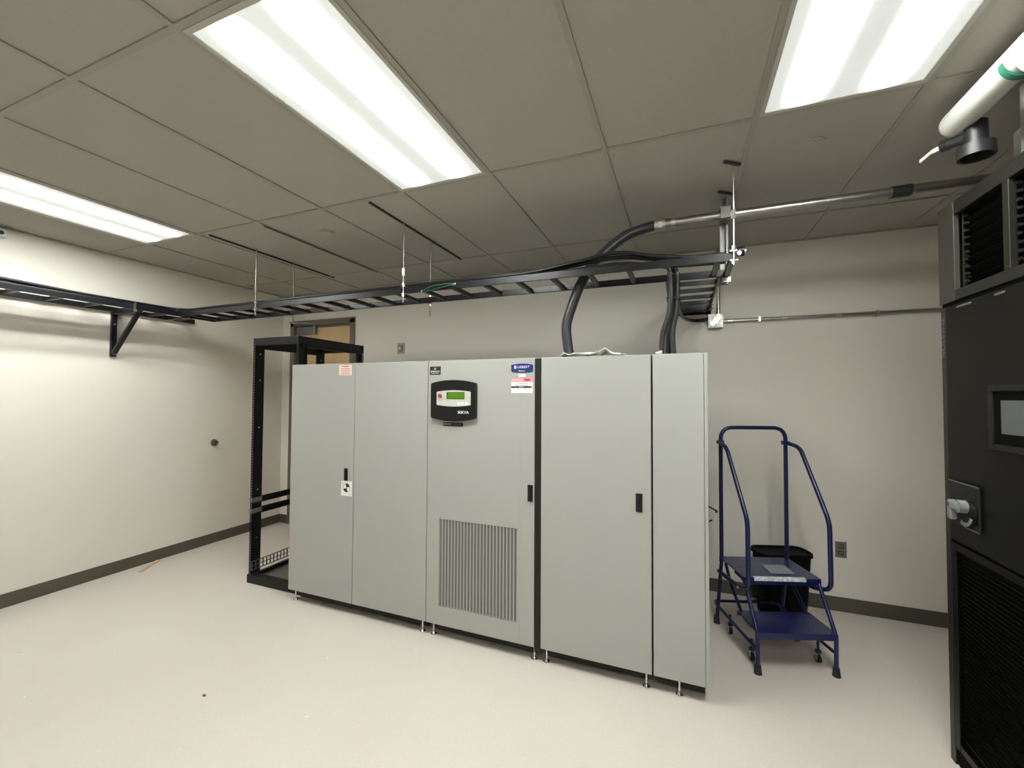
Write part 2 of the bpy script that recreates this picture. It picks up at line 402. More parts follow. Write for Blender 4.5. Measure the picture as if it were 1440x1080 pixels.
# threaded rods
def rod(x, y, zb, lab, sleeve=None, nuts=(), cat='rod'):
    t = thing('threaded_rod', lab, 'threaded rod', (x, y, zb), 0, 'threaded rods holding up the runway')
    MB().cyl((x, y, zb), (x, y, H - .007), .0045, n=10).build('rod_shaft', 'zinc' if x > 0 else 'rodm', t, True)
    b = MB()
    for z in nuts: b.cyl((x, y, z - .010), (x, y, z + .010), .0105, n=6)
    if sleeve: b.cyl((x, y, sleeve - .024), (x, y, sleeve + .024), .0115, n=6)
    each(b, 'nut', 'zinc', t)
    sgn = 1 if y < 2.6 else -1
    yr = 2.452 if y < 2.6 else 2.760
    each(MB().box(x - .018, x + .018, min(y, yr - .009 * sgn) - .004, max(y, yr - .009 * sgn) + .002, ZR + RH + .001, ZR + RH + .006).box(x - .018, x + .018, min(y, yr - .009 * sgn) - .004, max(y, yr - .009 * sgn) + .002, ZR - .006, ZR - .001), 'rail_clamp', 'zinc', t)
rod(-3.235, 2.430, 2.205, 'threaded rod at front of runway nearest the left wall', 2.42, (2.325, 2.252))
rod(-3.225, 2.783, 2.19, 'threaded rod at rear of runway nearest the left wall', None, (2.322, 2.25))
rod(-1.785, 2.430, 2.200, 'silver threaded rod at front of runway over the middle cabinets', 2.41, (2.323, 2.252))
rod(-1.795, 2.783, 2.165, 'threaded rod at rear of runway over the middle cabinets', None, (2.323, 2.25))
rod(.252, 2.430, 2.235, 'bright threaded rod in front of the right end of the runway', 2.50, (2.325, 2.252))

# black hardware knob at the right end
t = thing('runway_end_clamp', 'round black and silver clamp at the right end of the runway', 'clamp', (.28, 2.45, 2.30))
MB().cyl((.268, 2.44, 2.305), (.300, 2.44, 2.305), .024).build('clamp_body', 'blackp', t, True)
each(MB().cyl((.300, 2.44, 2.305), (.308, 2.44, 2.305), .012).cyl((.275, 2.41, 2.29), (.275, 2.432, 2.29), .010), 'clamp_bolt', 'zinc', t, True)

# cables lying on the runways
def cab(pts, r, lab, name='power_cable', m='cable', grp='cables lying on the runway'):
    return tag(MB().tube(pts, r, n=10, sub=5).build(name, m, None, True), lab, 'cable', grp)
zc = ZR + .031
def wob(base, amp, n): return [base + random.uniform(-amp, amp) for _ in range(n)]
places = ['closest to the front rail', 'second from the front rail', 'third from the front rail', 'fourth from the front rail', 'lying on top of the others', 'lying on top near the front rail']
offs = [(.024, 0, .0125), (.052, 0, .0125), (.080, 0, .0125), (.108, 0, .012), (.066, .0225, .0115), (.038, .0225, .0115)]
for i, (dy, dz, r) in enumerate(offs):
    rr = random.Random(i + 3)
    pts = []
    xx = XL + .075 + dy * .9
    # along the left wall near the outer rail, then round the corner
    ox = -4.252 - .006 - dy
    for y in (YF + .02, -1.0, 0.0, .7, 1.3, 1.8, 2.15): pts.append((ox + rr.uniform(-.003, .003), y, zc + r + dz + (.012 if y in (1.3,) and dz else 0)))
    yy = 2.458 + dy
    pts += [(ox + .006, 2.15 + .25, zc + r + dz + .002), (ox + .06, yy - .025, zc + r + dz + .002), (ox + .16, yy, zc + r + dz)]
    for x in (-3.8, -3.3, -2.8, -2.3, -1.8, -1.3, -.9): pts.append((x, yy + rr.uniform(-.002, .002), zc + r + dz + rr.uniform(0, .002)))
    h = .020 + .018 * (i % 3) if dz else .006 + .004 * i
    pts += [(-.6, yy, zc + r + dz + h * .6), (-.35, yy + .01, zc + r + dz + h + .01)]
    if i < 3:
        fx, fy = ((-.058, 2.575), (-.024, 2.600), (-.045, 2.640))[i]
        pts += [(-.20, yy + .03, zc + r + dz + h * .8), (fx - .035, fy - .01, ZR + .055), (fx, fy, ZR + .012)]
    else:
        pts += [(-.15, yy + .02, zc + r + dz + h * .5), (.05, yy + .03, zc + r + dz), (.225, yy + .04, zc + r + dz)]
    cab(pts, r, 'black power cable on the cable runway, ' + places[i])
# pieces where cables dive into gray flexible conduit down to the cabinet top
flx = [[(-.060, 2.575, 2.27), (-.055, 2.575, 2.15), (-.066, 2.585, 2.03), (-.10, 2.60, 1.92), (-.108, 2.61, 1.789)],
       [(-.022, 2.600, 2.27), (-.022, 2.600, 2.15), (-.030, 2.605, 2.04), (-.048, 2.61, 1.93), (-.044, 2.615, 1.789)],
       [(-.045, 2.645, 2.27), (-.043, 2.645, 2.15), (-.050, 2.645, 2.05), (-.07, 2.65, 1.93), (-.076, 2.655, 1.789)]]
for p, l in zip(flx, ('leftmost', 'rightmost', 'rear')):
    tag(MB().tube(p, .0155, n=14, sub=8).build('flexible_conduit', 'flex', None, True), 'thin dark gray conduit from runway down to narrow cabinet, %s of three' % l, 'conduit', 'thin flexible conduits')
tag(MB().box(-.076, -.003, 2.567, 2.570, 2.118, 2.127).box(-.078, -.0745, 2.567, 2.665, 2.118, 2.127).box(-.0045, -.001, 2.567, 2.665, 2.118, 2.127).box(-.076, -.003, 2.662, 2.665, 2.118, 2.127).build('cable_tie', 'blackp'),
    'black cable tie around the three thin conduits', 'cable tie')
# green ground jumper
t = thing('ground_jumper', 'short green ground wire with silver lugs on front rail of runway', 'ground wire', (-1.5, 2.44, 2.28))
MB().tube([(-1.635, 2.440, 2.268), (-1.57, 2.432, 2.287), (-1.49, 2.430, 2.296), (-1.40, 2.440, 2.297)], .006).tube([(-1.635, 2.438, 2.262), (-1.56, 2.43, 2.268), (-1.48, 2.428, 2.277), (-1.41, 2.438, 2.288)], .005).build('wire', 'green', t, True)
MB().box(-1.648, -1.628, 2.438, 2.4455, 2.262, 2.276, .002).build('lug', 'zinc', t)
MB().box(-1.415, -1.380, 2.438, 2.4455, 2.287, 2.301, .002).build('lug', 'zinc', t)

# ------------------------------------------------------------------ big flexible conduit and rigid conduit
t = thing('large_conduit', 'thick dark gray flexible conduit curving from cabinet top over the runway', 'conduit', (-.645, 2.6, 1.785))
MB().tube([(-.648, 2.60, 1.790), (-.664, 2.60, 1.88), (-.672, 2.60, 2.0), (-.640, 2.605, 2.12), (-.585, 2.615, 2.26), (-.515, 2.63, 2.38), (-.42, 2.655, 2.475), (-.32, 2.69, 2.555), (-.22, 2.715, 2.595), (-.12, 2.715, 2.61)], .031, n=20, sub=8).build('flexible_hose', 'flex', t, True)
MB().cyl((-.150, 2.715, 2.608), (-.090, 2.715, 2.610), .038, n=24).cyl((-.128, 2.715, 2.609), (-.108, 2.715, 2.610), .043, n=8).build('hose_connector', 'zinc', t, True)
MB().cyl((-.648, 2.60, 1.7885), (-.650, 2.60, 1.81), .040, n=24).build('cabinet_connector', 'zinc', t, True)
t = thing('rigid_conduit', 'galvanised steel conduit running right under the ceiling to the black unit', 'conduit', (.5, 2.715, 2.61))
MB().cyl((-.089, 2.715, 2.610), (1.99, 2.715, 2.610), .0255, n=24).build('conduit_pipe', 'emt', t, True)
MB().cyl((-.055, 2.715, 2.61), (-.03, 2.715, 2.61), .029, n=24).build('coupling', 'zinc', t, True)
MB().cyl((1.0, 2.715, 2.61), (1.08, 2.715, 2.61), .030, n=24).build('coupling', 'iron', t, True)
# vertical strut that holds it
t = thing('strut_post', 'vertical galvanised strut hanging from the ceiling behind the bright rod', 'strut', (.235, 2.79, 2.24))
MB().box(.2148, .2178, 2.775, 2.805, 2.225, H - .01).box(.2552, .2582, 2.775, 2.805, 2.225, H - .01).box(.2148, .2582, 2.802, 2.805, 2.225, H - .01).box(.2178, .226, 2.775, 2.777, 2.225, H - .01).box(.247, .2552, 2.775, 2.777, 2.225, H - .01).build('strut_channel', 'strut', t)
MB().box(.212, .262, 2.742, 2.774, 2.585, 2.592).box(.208, .264, 2.676, 2.774, 2.640, 2.648).box(.212, .262, 2.676, 2.682, 2.582, 2.640).build('pipe_clamp', 'strut', t)
MB().box(.222, .27, 2.767, 2.774, 2.235, 2.262).build('foot_plate', 'zinc', t)

# conduit and box on the back wall
t = thing('junction_box', 'square shiny steel junction box on the back wall below the short runway', 'junction box', (.255, YB, 2.17))
MB().box(.200, .312, YB - .055, YB - .0005, 2.115, 2.225, .004).build('box_body', 'steel', t)
MB().box(.200, .312, YB - .060, YB - .0555, 2.115, 2.225, .001).build('box_cover', 'boxsteel', t)
each(MB().cyl((.232, YB - .06, 2.145), (.232, YB - .066, 2.145), .016).cyl((.28, YB - .06, 2.195), (.28, YB - .066, 2.195), .016).cyl((.256, YB - .06, 2.17), (.256, YB - .068, 2.17), .02), 'knockout', 'chrome', t, True)
t = thing('wall_conduit', 'thin steel conduit running right along the back wall from the junction box', 'conduit', (1.0, YB, 2.165))
MB().cyl((.313, YB - .022, 2.168), (XR - .002, YB - .022, 2.168), .0125, n=16).build('conduit_pipe', 'emt', t, True)
for x in (.345, .72, 1.06): MB().cyl((x, YB - .022, 2.168), (x + .035, YB - .022, 2.168), .0155, n=12).build('coupling', 'zinc', t, True)
each(MB().box(.56, .575, YB - .036, YB - .0005, 2.148, 2.188).box(1.30, 1.315, YB - .036, YB - .0005, 2.148, 2.188), 'strap', 'zinc', t)
t = thing('riser_conduit', 'thin vertical steel conduit from the junction box up to the ceiling', 'conduit', (.275, YB, 2.4))
MB().cyl((.278, YB - .022, 2.226), (.278, YB - .022, H - .002), .0125, n=16).build('conduit_pipe', 'emt', t, True)
each(MB().cyl((.278, YB - .022, 2.226), (.278, YB - .022, 2.262), .0155, n=12).cyl((.278, YB - .022, 2.52), (.278, YB - .022, 2.555), .0155, n=12), 'coupling', 'zinc', t, True)
tag(MB().tube([(-.03, 2.64, 2.11), (-.02, 2.9, 2.13), (.0, 3.30, 2.15), (.04, 3.62, 2.168), (.12, YB - .035, 2.182), (.199, YB - .03, 2.19)], .0135, n=12, sub=8).build('black_flexible_conduit', 'cable', None, True),
    'thin black flexible conduit curving from the cable bundle to the junction box', 'conduit')

# ------------------------------------------------------------------ UPS cabinets
YC = 2.398; ZT, ZB = 1.785, .088
def cabinet(x0, x1, lab, doors, feet, depth=.80, right_side=False):
    t = thing('power_cabinet', lab, 'cabinet', ((x0 + x1) / 2, YC + depth / 2, 0), 0, 'gray power cabinets in a row')
    MB().box(x0 + .002, x1 - .002, YC + .026, YC + depth, ZB + .004, ZT - .001, .003).build('cabinet_body', 'gray_in', t)
    MB().box(x0 + .02, x1 - .02, YC + .056, YC + depth - .03, ZB - .062, ZB + .0035).build('plinth_and_shade', 'gap', t)  # dark base frame, carried down in place of the shadow under the cabinet
    MB().box(x0 + .001, x1 - .001, YC + .012, YC + depth + .002, ZT - .0009, ZT + .003).build('top_panel', 'gray', t)
    for i, (a, b) in enumerate(doors):
        MB().box(a, b, YC, YC + .024, ZB, ZT, .0025).build('cabinet_door', 'gray', t)
    for fx, fy in feet:
        if fy < 2.6: fy = YC + .036
        MB().cyl((fx, fy, 0), (fx, fy, .005), .019, n=20).cyl((fx, fy, .005), (fx, fy, .018), .015, .007, n=20).cyl((fx, fy, .015), (fx, fy, ZB + (.003 if fy < 2.6 else -.063)), .0052, n=12).build('levelling_foot', 'chrome', t, True)
    return t
c1 = cabinet(-2.776, -1.556, 'wide gray double-door cabinet at left end of the row, beside the black rack', [(-2.775, -2.1675), (-2.1625, -1.5575)],
             [(-2.735, 2.50), (-1.60, 2.50), (-2.735, 3.12), (-1.60, 3.12)])
c2 = cabinet(-1.554, -.777, 'gray cabinet with green-lit control display and perforated vent grille', [], [(-1.515, 2.50), (-.82, 2.47), (-1.515, 3.12), (-.82, 3.12)])
c3 = cabinet(-.775, -.152, 'gray single-door cabinet between the display cabinet and the narrow one', [(-.772, -.1555)], [(-.745, 2.47), (-.185, 2.455), (-.745, 3.12), (-.185, 3.12)])
c4 = cabinet(-.1465, .124, 'narrow gray cabinet at right end of the row, next to the stool', [(-.1455, .105)], [(-.020, 2.445), (.09, 2.72), (-.11, 3.12), (.09, 3.12)])
MB().box(.1065, .124, YC + .001, YC + .026, ZB, ZT, .002).build('corner_trim', 'gray', c4)
# dark filler strip between the display cabinet and the third one
MB().box(-.8125, -.7745, YC + .006, YC + .0135, ZB - .03, ZT - .004).build('filler_strip', 'gap', c2, label='dark vertical filler strip')
# door of the display cabinet with a real opening for the vent
gx0, gx1, gz0, gz1 = -1.461, -.921, .208, .762
dm = MB()
dm.box(-1.552, gx0, YC, YC + .024, ZB, ZT).box(gx1, -.8135, YC, YC + .024, ZB, ZT).box(gx0, gx1, YC, YC + .024, gz1, ZT).box(gx0, gx1, YC, YC + .024, ZB, gz0)
dr = dm.build('cabinet_door', 'gray', c2)
gr = MB(); nv, nh = 24, 62
for i in range(nv + 1):
    x = gx0 + (gx1 - gx0) * i / nv; gr.box(x - .0038, x + .0038, YC + .004, YC + .006, gz0, gz1)
for i in range(nh + 1):
    z = gz0 + (gz1 - gz0) * i / nh; gr.box(gx0, gx1, YC + .0045, YC + .0055, z - .0014, z + .0014)
gr.build('vent_grille', 'gray', dr, label='gray perforated grille')
MB().box(gx0 - .005, gx1 + .005, YC + .0245, YC + .0255, gz0 - .005, gz1 + .005).build('filter', 'gap', dr)  # dark backplate seen through the grille holes
MB().box(-.905, -.903, YC - .0004, YC, ZB + .01, ZT - .01).build('door_crease', 'gray_in', dr)
# handles
def handle(x, z, h, par, wd=.026):
    MB().box(x - wd / 2, x + wd / 2, YC - .007, YC - .0002, z - h / 2, z + h / 2, .003).build('door_handle', 'blackp', par)
    MB().box(x - wd / 4, x + wd / 4, YC - .016, YC - .0072, z - h * .28, z + h * .36, .003).build('latch_lever', 'blackp', par)
handle(-2.232, .990, .088, c1, .030); handle(-.838, .982, .098, c2, .032); handle(-.217, .986, .100, c3, .034)
# warning label and target sticker on the first cabinet
lb = MB().box(-2.313, -2.195, YC - .0009, YC - .0001, 1.700, 1.776).build('warning_label', 'peach', c1, label='peach warning label')
text('WARNING', 'label_text', -2.254, YC - .0014, 1.764, .014, 'darkred', lb)
for k, s in enumerate(('Hazardous voltage inside', 'Disconnect all sources', 'before servicing unit', 'Qualified persons only')):
    text(s, 'label_text', -2.254, YC - .0014, 1.749 - k * .013, .0085, 'darkred', lb)
st = MB().box(-2.276, -2.178, YC - .0012, YC - .0001, .838, .944).build('survey_target', 'white', c1, label='white sticker with black and white target')
cx, cz, rr_ = -2.226, .896, .031
for a0 in (20, 200):
    q = MB(); pts = [(cx, cz)] + [(cx + rr_ * math.cos(R(a0 + k * 6)), cz + rr_ * math.sin(R(a0 + k * 6))) for k in range(16)]
    q.prism(pts, YC - .0018, YC - .0013); q.build('target_quadrant', 'ink', st)
ring = MB()
for k in range(48):
    a, b = R(k * 7.5), R(k * 7.5 + 7.6)
    ring.bar((cx + rr_ * math.cos(a), YC - .0015, cz + rr_ * math.sin(a)), (cx + rr_ * math.cos(b), YC - .0015, cz + rr_ * math.sin(b)), .0005, .0014, up=(math.cos(a), 0, math.sin(a)))
ring.build('target_ring', 'ink', st)
text('+', 'target_mark', -2.264, YC - .0016, .930, .012, 'ink', st); text('3', 'target_mark', -2.190, YC - .0016, .850, .012, 'ink', st)

# control display
def bowed(x0, x1, z0, z1, bow, r, n=14):
    o = []
    for k in range(n + 1):
        t_ = k / n; o.append((x0 + r + (x1 - x0 - 2 * r) * t_, z1 + bow * (1 - (2 * t_ - 1) ** 2)))
    o.append((x1 - r * .3, z1 - r * .3)); o.append((x1, z1 - r)); o.append((x1, z0 + r)); o.append((x1 - r * .3, z0 + r * .3))
    for k in range(n + 1):
        t_ = k / n; o.append((x1 - r - (x1 - x0 - 2 * r) * t_, z0 - bow * (1 - (2 * t_ - 1) ** 2)))
    o.append((x0 + r * .3, z0 + r * .3)); o.append((x0, z0 + r)); o.append((x0, z1 - r)); o.append((x0 + r * .3, z1 - r * .3))
    return o
cp = MB().prism(bowed(-1.517, -1.192, 1.412, 1.640, .018, .012), YC - .026, YC - .0002).build('control_panel', 'blackp', c2, label='black control panel with bowed top and bottom')
MB().prism(bowed(-1.472, -1.226, 1.498, 1.583, .009, .003), YC - .0275, YC - .0262).build('display_face', 'panel', cp)
MB().box(-1.398, -1.268, YC - .0295, YC - .0277, 1.536, 1.581, .001).build('display_bezel', 'lcdd', cp)
MB().box(-1.388, -1.270, YC - .0305, YC - .0297, 1.540, 1.577).build('display_screen', 'lcd', cp, label='green lit display')
MB().cyl((-1.446, YC - .034, 1.556), (-1.446, YC - .0276, 1.556), .013, n=20).build('emergency_button', 'redbtn', cp, True)
each(MB().box(-1.462, -1.430, YC - .0284, YC - .0277, 1.525, 1.532).box(-1.468, -1.424, YC - .0284, YC - .0277, 1.574, 1.577), 'button_caption', 'pink', cp)
for k in range(3): MB().box(-1.318 + k * .027, -1.302 + k * .027, YC - .030, YC - .0277, 1.499, 1.518, .001).build('push_button', 'white', cp)
text('50KVA', 'rating_text', -1.278, YC - .0268, 1.452, .026, 'white', cp, sx=1.05)
lb = MB().box(-1.436, -1.292, YC - .0015, YC - .0002, 1.361, 1.386, .0005).build('instruction_strip', 'ink', c2, label='narrow black label')
text('UPS STATUS', 'strip_text', -1.405, YC - .002, 1.374, .010, 'white', lb); text('See operator manual', 'strip_text', -1.335, YC - .002, 1.374, .0065, 'label_gray', lb)
lb = MB().box(-1.541, -1.460, YC - .003, YC - .0002, 1.694, 1.748, .002).build('maker_badge', 'ink', c2, label='black maker badge with white lettering')
text('EMERSON', 'badge_text', -1.500, YC - .0036, 1.715, .0135, 'white', lb, sx=1.15); text('Network Power', 'badge_text', -1.500, YC - .0036, 1.7035, .0075, 'white', lb, sx=1.2)
MB().tube([(-1.507, YC - .0034, 1.728), (-1.500, YC - .0034, 1.733), (-1.494, YC - .0034, 1.738)], .0014, n=6).tube([(-1.506, YC - .0034, 1.737), (-1.500, YC - .0034, 1.732), (-1.493, YC - .0034, 1.728)], .0012, n=6).build('badge_emblem', 'white', lb)
# blue logo and warning stickers
lg = MB().prism(bowed(-.963, -.824, 1.707, 1.747, .006, .005), YC - .003, YC - .0002).build('blue_logo_badge', 'logoblue', c2, label='blue logo badge with white lettering')
MB().prism(bowed(-.960, -.827, 1.7035, 1.716, .004, .003), YC - .0036, YC - .0031).build('logo_lower_band', 'logoteal', lg)
text('LIEBERT', 'logo_text', -.883, YC - .0037, 1.732, .020, 'white', lg, sx=1.1)
MB().box(-.944, -.940, YC - .0036, YC - .0031, 1.723, 1.742).box(-.937, -.930, YC - .0036, YC - .0031, 1.723, 1.742).build('logo_mark', 'white', lg)
text('Npower', 'logo_text', -.893, YC - .0042, 1.709, .0125, 'white', lg)
MB().box(-.915, -.872, YC - .0012, YC - .0002, 1.672, 1.692).build('small_sticker', 'white', c2)
wl = MB().box(-.962, -.826, YC - .0012, YC - .0002, 1.576, 1.664, .0003).build('caution_sticker', 'white', c2, label='white sticker with pink and black bands')
MB().box(-.962, -.820, YC - .0016, YC - .0013, 1.642, 1.667).build('pink_band', 'pink', wl)
text('CAUTION', 'band_text', -.925, YC - .0020, 1.655, .014, 'white', wl); MB().box(-.878, -.842, YC - .0020, YC - .0017, 1.649, 1.661).build('red_patch', 'darkred', wl)
MB().box(-.962, -.832, YC - .0016, YC - .0013, 1.606, 1.617).build('black_band', 'ink', wl)
for k, s in enumerate(('See installation manual', 'before connecting supply')): text(s, 'sticker_text', -.895, YC - .0016, 1.634 - k * .011, .008, 'ink', wl)
text('SERVICE', 'band_text', -.897, YC - .0020, 1.6115, .008, 'white', wl)
# rear latch visible past the right end
each(MB().tube([(.1245, 2.60, .952), (.138, 2.60, .952), (.172, 2.585, .938)], .0045, n=8, smooth=False).cyl((.172, 2.585, .938), (.172, 2.585, .928), .006, n=8).tube([(.1245, 2.60, .87), (.138, 2.60, .873), (.150, 2.595, .882)], .004, n=8, smooth=False), 'side_latch', 'gap', c4, True)

# crumpled white wrap on top of the third cabinet
bm = bmesh.new(); nx, ny = 36, 10; rr = random.Random(5); vs = []
for i in range(nx + 1):
    row = []
    for j in range(ny + 1):
        u_, v_ = i / nx, j / ny
        x = -.66 + .37 * u_; y = 2.405 + .11 * v_ * (1 - .25 * u_) + .012 * math.sin(u_ * 9)
        edge = min(u_, 1 - u_) * 4
        z = 1.792 + .017 * min(1, edge) * abs(math.sin(7 * u_ + 5 * v_)) + rr.uniform(0, .006)
        if .62 < u_ < .80: z += .030 * (1 - abs(u_ - .70) / .10) * (1 - abs(v_ - .3)) if abs(u_ - .70) < .10 else 0
        if u_ < .12: z += .018 * (1 - abs(u_ - .06) / .06) * (1 - v_)
        row.append(bm.verts.new((x, y, z)))
    vs.append(row)
for i in range(nx):
    for j in range(ny): bm.faces.new((vs[i][j], vs[i + 1][j], vs[i + 1][j + 1], vs[i][j + 1]))
me = bpy.data.meshes.new('plastic_wrap'); bm.to_mesh(me); bm.free(); me.materials.append(M['paper'])
o = bpy.data.objects.new('plastic_wrap', me); COL.objects.link(o)
md = o.modifiers.new('thickness', 'SOLIDIFY'); md.thickness = .003
tag(o, 'crumpled white plastic wrap lying on top of the single-door cabinet', 'wrap')
tag(MB().sph((-.115, 2.435, 1.795), .014, (1.3, .8, .6)).sph((-.105, 2.43, 1.80), .009, (1, .8, .9)).build('paper_wad', 'paper'), 'tiny white paper scrap on top of the narrow cabinet', 'scrap')

# ------------------------------------------------------------------ open frame rack
t = thing('open_rack', 'tall black open four-post equipment rack at left of the gray cabinets', 'rack', (-3.085, 2.87, 0))
RX0, RX1, RY0, RY1, RZ = -3.345, -2.832, 2.503, 3.245, 2.03
def post(px, sx, y0, sy):
    # flange with a column of holes facing front/back, plus a web running in depth
    p = MB(); wdt = .024
    xa, xb = (px, px + sx * wdt)
    lo, hi = min(xa, xb), max(xa, xb); ya, yb = min(y0, y0 + sy * .003), max(y0, y0 + sy * .003)
    p.box(lo, lo + .008, ya, yb, .07, RZ - .06).box(hi - .008, hi, ya, yb, .07, RZ - .06)
    z = .07
    while z < RZ - .06:
        p.box(lo + .008, hi - .008, ya, yb, z, z + .010); z += .0222
    y2 = y0 + sy * .085
    p.box(hi - .003 if sx > 0 else lo, hi if sx > 0 else lo + .003, min(y0, y2), max(y0, y2), .07, RZ - .06)
    p.box(lo, hi, min(y2, y2 - sy * .003), max(y2, y2 - sy * .003), .07, RZ - .06)
    p.build('rack_post', 'black', t)
    b = MB(); xo = hi if sx > 0 else lo
    for z in (.36, .70 + .06, 1.28, 1.68, 1.90): b.cyl((xo, y0 + sy * .045, z), (xo + (.004 if sx > 0 else -.004), y0 + sy * .045, z), .006, n=10)
    each(b, 'post_screw', 'zinc', t)
post(RX0, 1, RY0, 1); post(RX1, -1, RY0, 1); post(RX0, 1, RY1, -1); post(RX1, -1, RY1, -1)
for y0, y1 in ((RY0 - .002, RY0 + .03), (RY1 - .03, RY1 + .002)):
    MB().box(RX0, RX1, y0, y1, RZ - .060, RZ, .002).build('top_beam', 'black', t)
    MB().box(RX0 - .012, RX1 + .012, y0 - .004, y1 + .02, 0.0005, .068, .002).build('base_beam', 'black', t)
for x0, x1 in ((RX0, RX0 + .03), (RX1 - .03, RX1)):
    MB().box(x0, x1, RY0 + .031, RY1 - .031, RZ - .085, RZ, .002).build('top_beam', 'black', t)
    MB().box(x0, x1, RY0 + .055, RY1 - .04, .0005, .066, .002).build('base_beam', 'black', t)
MB().box(RX0 + .032, RX1 - .032, RY0 + .10, RY1 - .08, .03, .036).build('base_plate', 'steel', t, label='grey floor plate')
for z in (.655, .565):
    MB().box(RX0 + .026, RX0 + .029, RY0 - .004, RY1 - .01, z, z + .048).box(RX0 + .029, RX0 + .050, RY0 - .004, RY1 - .01, z, z + .003).build('side_rail', 'black', t)
    MB().box(RX0 + .0295, RX0 + .0315, RY0 - .006, RY0 + .085, z + .006, z + .042).box(RX0 + .004, RX0 + .0315, RY0 - .009, RY0 - .006, z + .006, z + .042).build('rail_end_bracket', 'steel', t)
pr = MB(); x = RX0 + .028
pr.box(x, x + .003, RY0, RY1, .098, .106).box(x, x + .003, RY0, RY1, .168, .176).box(x, x + .003, RY0, RY1, .133, .139)
y = RY0
while y < RY1: pr.box(x, x + .003, y, y + .011, .106, .168); y += .034
pr.build('perforated_rail', 'strut', t, label='grey perforated side rail')

# ------------------------------------------------------------------ rolling step stool
A = R(19.0)
st = thing('step_stool', 'blue rolling two-step stool with tall handrails by the back wall', 'step stool', (.387, 2.784, 0), A)
TR = .0128
W = .436
def sb(mb, name, m='blue', smooth=True, parent=None, label=None):
    o = mb.build(name, m, None, smooth); o.parent = parent or st; o.matrix_parent_inverse = Matrix.Identity(4)
    if label: o['label'] = label
    return o
def rounded(pts, rad, n=6):
    P = [Vector(p) for p in pts]; out = [P[0]]
    for a, b, c in zip(P, P[1:], P[2:]):
        d1 = (a - b).normalized(); d2 = (c - b).normalized(); r = min(rad, (a - b).length * .45, (c - b).length * .45)
        p0, p1 = b + d1 * r, b + d2 * r
        for k in range(n + 1):
            s_ = k / n; out.append(p0 * (1 - s_) ** 2 + b * 2 * s_ * (1 - s_) + p1 * s_ * s_)
    out.append(P[-1]); return out
# back hoop
sb(MB().tube(rounded([(.004, .455, .46), (.004, .455, 1.352), (W - .004, .455, 1.352), (W - .004, .455, .46)], .085, 8), TR, smooth=False), 'back_hoop')
for s_, x in ((-1, .004), (1, W - .004)):
    xo = x + s_ * .018
    sb(MB().tube(rounded([(x + s_ * .010, .470, 1.252), (xo, .33, 1.236), (xo, .065, .835), (xo, .06, .45), (xo - s_ * .004, .19, .40), (x - s_ * .0, .50, .37)], .05, 7), TR, smooth=False), 'handrail')
    sb(MB().box(x - .017, x + .017, .434, .482, 1.238, 1.264, .004), 'rail_clamp')
    # front stringer, second stringer, rear leg, base tube
    sb(MB().tube(rounded([(x, .0, .035), (x, -.002, .22), (x, .145, .462), (x, .25, .464)], .03), TR * .9, smooth=False), 'front_leg')
    sb(MB().tube(rounded([(x - s_ * .016, .43, .45), (x - s_ * .016, .36, .34), (x - s_ * .018, .20, .215), (x - s_ * .018, .05, .215)], .03), TR * .75, smooth=False), 'step_support')
    sb(MB().tube([(x, .452, .47), (x + .002, .536, .035)], TR * .9, smooth=False), 'rear_leg')
    for y in (.0, .538):
        sb(MB().cyl((x, y, .0), (x, y, .05), .021, .015, n=16), 'rubber_foot', 'rubber')
# base tube that wraps round the back
sb(MB().tube(rounded([(.006, .02, .125), (.004, .590, .125), (W - .004, .590, .125), (W - .006, .02, .125)], .035), TR * .75, smooth=False), 'base_tube')
# casters
for x, y in ((.032, .125), (W - .022, .125), (.032, .400), (W - .03, .400)):
    c = sb(MB().tube([(x, y, .125), (x, y, .070)], .008, smooth=False).box(x - .014, x + .014, y - .012, y + .012, .055, .073, .002), 'caster')
    sb(MB().cyl((x - .009, y, .022), (x + .009, y, .022), .021, n=20), 'wheel', 'rubber', parent=c)
    sb(MB().box(x - .013, x - .010, y - .008, y + .008, .015, .065).box(x + .010, x + .013, y - .008, y + .008, .015, .065), 'caster_fork', 'zinc', False, parent=c)
# steps with raised dimples pressed into them
def dimples(mb, spots, zz):
    for (cx, cy) in spots:
        for k in range(3):
            px_, py_ = cx + .011 * math.cos(k * 2.1), cy + .011 * math.sin(k * 2.1)
            mb.cyl((px_, py_, zz - .001), (px_, py_, zz + .002), .0045, .003, n=10)
    return mb
sb(dimples(MB().box(.0, W, -.012, .235, .229, .235, .001).box(.0, W, -.014, -.010, .200, .235, .001).box(.0, W, .231, .235, .205, .235, .001), [(.33, .05), (.37, .10), (.34, .15), (.40, .05), (.05, .06), (.07, .16)], .235), 'lower_step', 'blue', False)
top = sb(dimples(MB().box(-.006, W + .006, .135, .470, .474, .480, .001).box(-.006, W + .006, .131, .136, .440, .480, .001).box(-.006, W + .006, .466, .470, .445, .480, .001), [(.05, .20), (.09, .25), (.05, .30), (.10, .34), (.07, .40), (.16, .42), (.24, .40), (.33, .42), (.12, .40)], .480), 'top_step', 'blue', False)
sb(MB().box(.055, .355, .1285, .152, .462, .4815, .001), 'tread_strip', 'tread', False, top, 'silver grip strip on front edge')
sh = Matrix.Identity(4); sh[0][1] = .09
pl = MB().box(.175, .315, .20, .335, .4802, .4812, mtx=sh)
sb(pl, 'paper_label', 'label_gray', False, top, 'grey printed label')
sb(MB().cyl((-.030, .17, .405), (-.010, .17, .405), .008, n=10).cyl((W + .010, .17, .405), (W + .032, .17, .405), .008, n=10), 'frame_bolt', 'zinc')
sb(MB().box(.21, .235, -.006, .02, .185, .206, .002), 'step_latch', 'blue', False)

